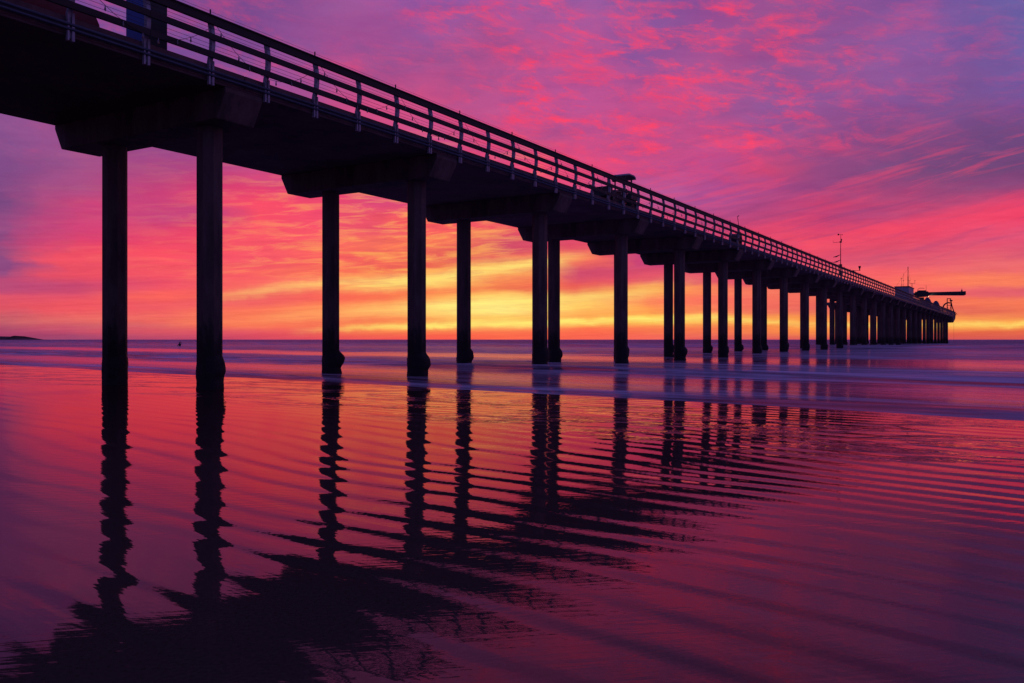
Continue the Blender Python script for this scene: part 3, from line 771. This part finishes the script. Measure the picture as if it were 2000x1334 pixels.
for y_ in (-.55,.55):
    c = MB(); c.tube([(-.03,y_,.75),(.012,y_,.75)], .09, 12); c.build('headlight', M['white'], rt)
for x_ in (-.75,-3.4):
    for y_ in (-.68,.68): wheel(rt, x_, y_, .34, .2)
bb = on_deck('booth', 1.455, 2.045); tag(bb, 'tall narrow blue booth with a black side, at the top left of the pier', 'booth')
c = MB(); c.box(-.28,.28,-.40,.42,.08,2.25); c.build('cabinet', M['darkpaint'], bb, bevel=.01)
c = MB(); c.box(-.305,-.283,-.385,.405,.12,2.2); c.build('door', M['blue'], bb)
c = MB(); c.box(-.32,.32,-.44,.46,2.253,2.33); c.build('roof', M['darkpaint'], bb)
c = MB(); c.box(-.26,.26,-.38,.40,0,.078); c.build('plinth', M['steel'], bb)

# ------------------------------------------------------------------ weather mast and bracket sensor
wm = on_deck('weather_mast', 11.1, 1.95); tag(wm, 'thin weather mast with wind vane and side arm, on the pier railing', 'mast')
c = MB(); c.tube([(0,0,0),(0,0,3.2),(-.02,-.03,5.15)], [.05,.04,.022], 8); c.build('pole', M['steel'], wm)
A_ = Vector((math.cos(-ROT), math.sin(-ROT), 0))       # image-right in pier axes
c = MB(); c.tube([tuple(A_*-.28+Vector((0,0,5.12))), tuple(A_*.2+Vector((0,0,5.10)))], .018, 6); c.ball(tuple(A_*-.25+Vector((0,0,5.12))), .1); c.ball(tuple(A_*.2+Vector((0,0,5.1))), .05); c.build('wind_vane', M['steel'], wm)
c = MB(); c.tube([tuple(A_*-.85+Vector((0,0,4.42))), tuple(A_*-.85+Vector((0,0,4.2))), tuple(A_*0+Vector((0,0,4.28)))], .02, 6); c.build('side_arm', M['steel'], wm)
c = MB(); c.box(-.1,.1,-.12,.1,4.2,4.36); q = A_*.08; c.box(q.x-.07,q.x+.07,q.y-.07,q.y+.07,4.40,4.62); c.build('sensor', M['darkpaint'], wm)
for z_ in (2.55,1.95):
    c = MB(); q = A_*-.45; c.v += [(0,0,z_+.28),(0,.03,z_+.28),(q.x,q.y,z_-.0),(q.x,q.y+.4,z_-.0),(0,0,z_+.31),(0,.03,z_+.31),(q.x,q.y,z_+.03),(q.x,q.y+.4,z_+.03)]
    c.f += [(0,1,3,2),(4,6,7,5),(0,2,6,4),(1,5,7,3),(2,3,7,6),(0,4,5,1)]; c.build('solar_panel', M['darkpaint'], wm)
c = MB(); c.box(-.2,.1,-.15,.12,1.3,1.75); c.box(-.2,.2,-.15,.12,.5,.95); c.build('instrument_box', M['darkpaint'], wm)
cm = on_deck('rail_sensor', 11.9, 1.93, ZC); tag(cm, 'small cup-shaped instrument on a horizontal arm, above the railing right of the weather mast', 'sensor')
c = MB(); c.tube([(0,0,-.2),(0,0,1.45)], .035, 6); c.tube([(0,0,1.4), tuple(A_*.85+Vector((0,0,1.42)))], .025, 6); c.build('arm', M['steel'], cm)
c = MB(); q = A_*.75; c.tube([(q.x,q.y,1.45),(q.x,q.y,1.6),(q.x,q.y,1.75),(q.x,q.y,1.95)], [.07,.06,.12,.16], 10); c.build('cup', M['darkpaint'], cm)
c = MB(); c.box(-.25,.2,-.1,.15,1.2,1.42); c.build('instrument_box', M['darkpaint'], cm)

# ------------------------------------------------------------------ hut with masts, near the end
ht = on_deck('pier_hut', 19.3, 2.05); tag(ht, 'pale flat-roofed hut with tall antenna mast, near the far end of the pier', 'hut')
c = MB(); c.box(0,8.4,0,2.4,0,3.22); c.build('wall', M['white'], ht)
c = MB(); c.box(-.12,8.52,-.12,2.52,3.224,3.36); c.build('roof', M['darkpaint'], ht)
c = MB(); c.box(2.2,3.1,-.04,-.004,.02,2.1); c.build('door', M['darkpaint'], ht)
c = MB(); c.box(5.0,6.2,-.04,-.004,1.1,2.0); c.build('window', M['darkpaint'], ht)
c = MB(); c.tube([(.25,.15,3.362),(.25,.15,5.2)], .09, 8); c.tube([(.25,.15,5.2),(.25,.15,7.1)], [.06,.045], 8); c.ball((.25,.15,6.8), .10); c.build('mast', M['steel'], ht)
c = MB(); c.tube([(.25,.15,6.7),(.2,2.2,3.4)], .012, 4); c.tube([(.25,.15,6.7),(7.5,.2,3.4)], .012, 4); c.build('guy_wire', M['steel'], ht)
c = MB(); c.tube([(.2,1.25,3.36),(.2,1.25,4.9)], .03, 6); c.tube([(.2,1.5,4.92),(.2,1.05,4.88)], .025, 6); c.tube([(.2,.95,3.36),(.2,.95,5.9)], .018, 6); c.ball((.2,.95,4.4), .09); c.tube([(.2,.9,3.6),(.2,1.4,3.6)], .02, 5); c.build('antenna', M['steel'], ht)
c = MB(); c.tube([(7.6,.2,3.36),(7.6,.2,4.3)], .04, 6); q = A_*.55
c.tube([(7.6-q.x,.2-q.y,4.3),(7.6+q.x,.2+q.y,4.3)], .03, 6)
for k_ in (-1,1): c.tube([(7.6+q.x*k_,.2+q.y*k_,4.3),(7.6+q.x*k_,.2+q.y*k_,4.85)], .03, 6); c.tube([(7.6+q.x*k_*.7,.2+q.y*k_*.7,4.85),(7.6+q.x*k_*1.3,.2+q.y*k_*1.3,4.85)], .025, 6)
c.build('antenna', M['steel'], ht)

# ------------------------------------------------------------------ crane with floodlit boom
cr = on_deck('crane', 24.6, 2.30); tag(cr, 'dark deck crane with long horizontal boom and a lit floodlight, at the pier end', 'crane')
B_ = A_*.93 + Vector((0,-.2,0)); B_.normalize()
c = MB(); c.tube([(0,0,0),(0,0,3.3)], .5, 14); c.build('pedestal', M['darkpaint'], cr)
def along(t, z_, side=0):
    q = B_*t + Vector((-B_.y, B_.x, 0))*side; return (q.x, q.y, z_)
def oriented(c, t0, t1, half, za0, zb0, za1, zb1):
    b_ = len(c.v)
    c.v += [along(t0,za0,-half), along(t1,za1,-half), along(t1,za1,half), along(t0,za0,half), along(t0,zb0,-half), along(t1,zb1,-half), along(t1,zb1,half), along(t0,zb0,half)]
    c.f += [(b_,b_+3,b_+2,b_+1),(b_+4,b_+5,b_+6,b_+7),(b_,b_+1,b_+5,b_+4),(b_+1,b_+2,b_+6,b_+5),(b_+2,b_+3,b_+7,b_+6),(b_+3,b_,b_+4,b_+7)]
c = MB(); oriented(c, -1.4, 1.3, .7, 3.3, 4.7, 3.5, 4.75); oriented(c, -.9, .9, .6, 4.7, 5.0, 4.75, 5.0); oriented(c, -2.6, -1.4, .5, 3.9, 4.3, 3.8, 4.4); c.build('machinery_house', M['darkpaint'], cr, bevel=.1)
c = MB(); oriented(c, 1.31, 9.75, .28, 3.78, 4.55, 3.72, 4.72); oriented(c, 9.76, 10.0, .34, 3.85, 4.75, 3.85, 4.75); oriented(c, 9.1, 9.3, .2, 4.62, 5.1, 4.62, 5.1); c.tube([along(9.2,5.1), along(9.2,5.45)], .04, 6); c.build('boom', M['darkpaint'], cr)
c = MB(); c.tube([along(-1.0,4.7), along(-.9,5.3), along(-.4,5.55), along(.6,5.5)], .05, 6); c.tube([along(1.0,4.9), along(1.0,6.2)], .035, 6); c.build('hand_frame', M['steel'], cr)
c = MB(); c.tube([along(1.36,3.50,-.32), along(1.40,3.52,-.32)], .12, 10); lo = c.build('floodlight', M['lamp'], cr)
c = MB(); c.tube([along(1.12,3.50,-.32), along(1.355,3.50,-.32)], [.06,.15], 10); oriented(c, 1.1, 2.0, .24, 3.30, 3.33, 3.30, 3.33); c.build('added_lamp_shield', M['darkpaint'], cr)  # hood and plate added to keep the lamp's reflection off the water
ll = bpy.data.lights.new('floodlight_glow', 'SPOT'); ll.energy = 220; ll.spot_size = math.radians(75); ll.spot_blend = .6; ll.color = (1,.8,.5); ll.shadow_soft_size = .15
lo_ = bpy.data.objects.new('floodlight_glow', ll); COL.objects.link(lo_); lo_.parent = cr; lo_.location = along(1.5, 3.42, -.45)
dr = Vector(along(4.0, 4.3, 0)) - Vector(along(1.5, 3.42, -.45)); lo_.rotation_euler = dr.to_track_quat('-Z', 'Y').to_euler()

# ------------------------------------------------------------------ covered boats
def covered_boat(s_, w_, ln, hgt, label, seed):
    o = on_deck('covered_boat', s_, w_); tag(o, label, 'boat', 'tarp-covered boats at the pier end')
    c = MB(); nx_, ny_ = 14, 9
    for i in range(nx_+1):
        t = i/nx_
        hh_ = hgt*(.45+.55*smooth(t/.25))*(.5+.5*smooth((1-t)/.35))
        if .25 < t < .55: hh_ += .15*hgt
        for j in range(ny_+1):
            a_ = PI*j/ny_
            c.v.append((t*ln-ln/2, -1.15*math.cos(a_)*(1-.35*abs(t-.4)), .75+(hh_-.75)*(math.sin(a_)**1.25) + .08*noise.noise(Vector((t*6, j*.8, seed)))))
    for i in range(nx_):
        for j in range(ny_): b_ = i*(ny_+1)+j; c.f.append((b_, b_+ny_+1, b_+ny_+2, b_+1))
    c.f.append(tuple(range(ny_+1))); c.f.append(tuple(nx_*(ny_+1)+j for j in range(ny_+1))[::-1])
    c.build('tarpaulin', M['tarp'], o)
    c = MB(); c.prism([(-ln*.48,.75),(ln*.42,.75),(ln*.5,.8),(ln*.3,.35),(-ln*.45,.35)], -.8, .8, 'y'); c.build('hull', M['darkpaint'], o, bevel=.05)
    for y_ in (-.95,.95): wheel(o, 0, y_, .3, .2)
covered_boat(25.9, 2.27, 7.2, 3.3, 'blue tarpaulin-covered boat below the crane boom, nearer of the two', 1)
covered_boat(27.6, 2.2, 5.6, 3.1, 'blue tarpaulin-covered boat beside the hoist frame at the pier end', 5)

# low crates / lockers behind the railing at the head
lk = on_deck('storage_locker', 21.9, 2.16); tag(lk, 'long low dark storage locker behind the railing, between hut and crane', 'locker')
c = MB(); c.box(-7.5,8,-.6,.8,.05,1.5); c.build('locker_body', M['darkpaint'], lk, bevel=.03)
c = MB(); c.box(-7.6,8.1,-.66,.86,1.504,1.58); c.build('lid', M['darkpaint'], lk)

# ------------------------------------------------------------------ hoist frame at the end
hf = on_deck('hoist_frame', 30.5, 2.02); tag(hf, 'dark hoist frame with curved davit and slanting leg at the far pier end', 'hoist frame')
def im(t, z_, dpt=0):       # t metres to image right, dpt along the pier
    q = A_*t; return (q.x+dpt, q.y, z_)
c = MB(); c.tube([im(-.95,0),im(-.95,5.2)], .13, 8); c.tube([im(.25,0),im(.05,5.2)], .13, 8); c.tube([im(-1.0,3.2),im(.3,3.2)], .07, 6); c.tube([im(-1.0,5.2),im(.1,5.2)], .1, 6); c.tube([im(-1.0,1.6),im(.3,1.6)], .06, 6)
c.tube([im(.2,3.1),im(-1.0,.2)], .05, 6); c.tube([im(-1,3.1),im(.2,.2)], .05, 6); c.build('tower', M['steel'], hf)
c = MB(); c.tube([im(.05,4.9),im(.5,2.8),im(1.45,.15)], .15, 8); c.build('slanting_leg', M['steel'], hf)
c = MB()
pts = [im(-2.3,0),im(-2.35,1.4)] + [im(-2.3+1.75*(1-math.cos(q)), 1.9+2.1*math.sin(q)) for q in [PI/2*i/8 for i in range(1,9)]] + [im(-.2,3.9)]
c.tube(pts, .2, 8); c.build('davit', M['steel'], hf)
c = MB(); c.box(-.2,.25,-.2,.2,4.5,4.9); q = im(.4,4.6); c.ball(q, .22); c.build('winch', M['darkpaint'], hf)
c = MB()
for t in (-.1,.4,.9,1.4): c.tube([im(t,0),im(t,1.1)], .03, 6)
c.tube([im(-.1,1.1),im(1.4,1.1)], .04, 6); c.tube([im(1.2,.2),im(1.9,1.0)], .06, 6); c.tube([im(1.2,.9),im(2.0,.5)], .05, 6); c.build('guard_rail', M['steel'], hf)
c = MB(); c.tube([im(1.0,-.2),im(1.0,-7.9)], .022, 5); c.build('hanging_rope', M['steel'], hf)
c = MB(); c.tube([im(1.0,.2),im(1.0,-.2),], .06, 6); c.build('pulley', M['steel'], hf)

# ------------------------------------------------------------------ surfer in the water
def surfer():
    Y_ = 1.35*F/15.5; X_ = (351-1000)/F*Y_; zz = .03
    root = empty('person', (X_, Y_, zz), .4)
    tag(root, 'lone surfer in a black wetsuit sitting up in the far water with one arm raised', 'person')
    J = {'pelvis':(0,0,.0,.17),'belly':(0,.0,.18,.15),'chest':(0,.02,.40,.175),'neck':(0,.03,.58,.065),'jaw':(0,.05,.66,.08),'head':(0,.05,.75,.1),'crown':(0,.04,.82,.07),
      'shl':(-.19,.02,.50,.075),'ell':(-.33,.08,.25,.05),'hal':(-.28,.22,.08,.035),
      'shr':(.19,.02,.50,.075),'elr':(.22,.02,.78,.05),'har':(.08,.03,1.02,.035),
      'hil':(-.14,.04,-.02,.12),'knl':(-.22,.42,-.06,.085),'fol':(-.25,.46,-.42,.05),
      'hir':(.14,.04,-.02,.12),'knr':(.22,.42,-.06,.085),'for':(.25,.46,-.42,.05)}
    names = list(J); E = [('pelvis','belly'),('belly','chest'),('chest','neck'),('neck','jaw'),('jaw','head'),('head','crown'),('chest','shl'),('shl','ell'),('ell','hal'),('chest','shr'),('shr','elr'),('elr','har'),('pelvis','hil'),('hil','knl'),('knl','fol'),('pelvis','hir'),('hir','knr'),('knr','for')]
    me = bpy.data.meshes.new('body'); me.from_pydata([J[n][:3] for n in names], [(names.index(a), names.index(b)) for a, b in E], [])
    o = bpy.data.objects.new('body', me); COL.objects.link(o); o.parent = root
    me.materials.append(M['wetsuit'])
    sk = o.modifiers.new('skin', 'SKIN'); 
    for i, n in enumerate(names):
        me.skin_vertices[0].data[i].radius = (J[n][3], J[n][3]); me.skin_vertices[0].data[i].use_root = (i == 0)
    sk.use_smooth_shade = True
    o.modifiers.new('sub', 'SUBSURF').levels = 1
    c = MB(); c.ball((0,.035,.77), .108, 12, 8, (1,1.05,1)); c.build('hair', M['darkpaint'], root, smooth=True)
    # board tilted, nose up
    bo = MB(); n = 14
    for j in range(n+1):
        t = j/n; w_ = .26*math.sin(PI*min(max(t,.02),.985))**.55; y_ = -.9+2.0*t; z0 = -.12+.16*max(0,t-.55)
        bo.v += [(-w_,y_,z0),(0,y_,z0+.035),(w_,y_,z0),(0,y_,z0-.035)]
    for j in range(n):
        for i in range(4): i2 = (i+1) % 4; bo.f.append((j*4+i, j*4+i2, j*4+4+i2, j*4+4+i))
    bo.f += [(3,2,1,0),(n*4,n*4+1,n*4+2,n*4+3)]
    b_ = bo.build('surfboard', M['board'], None, smooth=True, loc=(X_, Y_, zz), rz=.4)
    tag(b_, 'surfboard half awash under the sitting surfer in the far water', 'surfboard')
surfer()

# ------------------------------------------------------------------ camera & render
cam = bpy.data.cameras.new('camera'); co = bpy.data.objects.new('camera', cam); COL.objects.link(co)
co.location = (0,0,CAMH); co.rotation_euler = (PI/2,0,0)
cam.sensor_width = 36; cam.lens = 36*F/2000; cam.shift_y = -(667-HOR)/2000
cam.clip_start = .05; cam.clip_end = 30000
scn.camera = co
scn.render.engine = 'CYCLES'
vs_ = scn.view_settings; vs_.view_transform = 'Standard'; vs_.look = 'None'; vs_.exposure = 0; vs_.gamma = 1
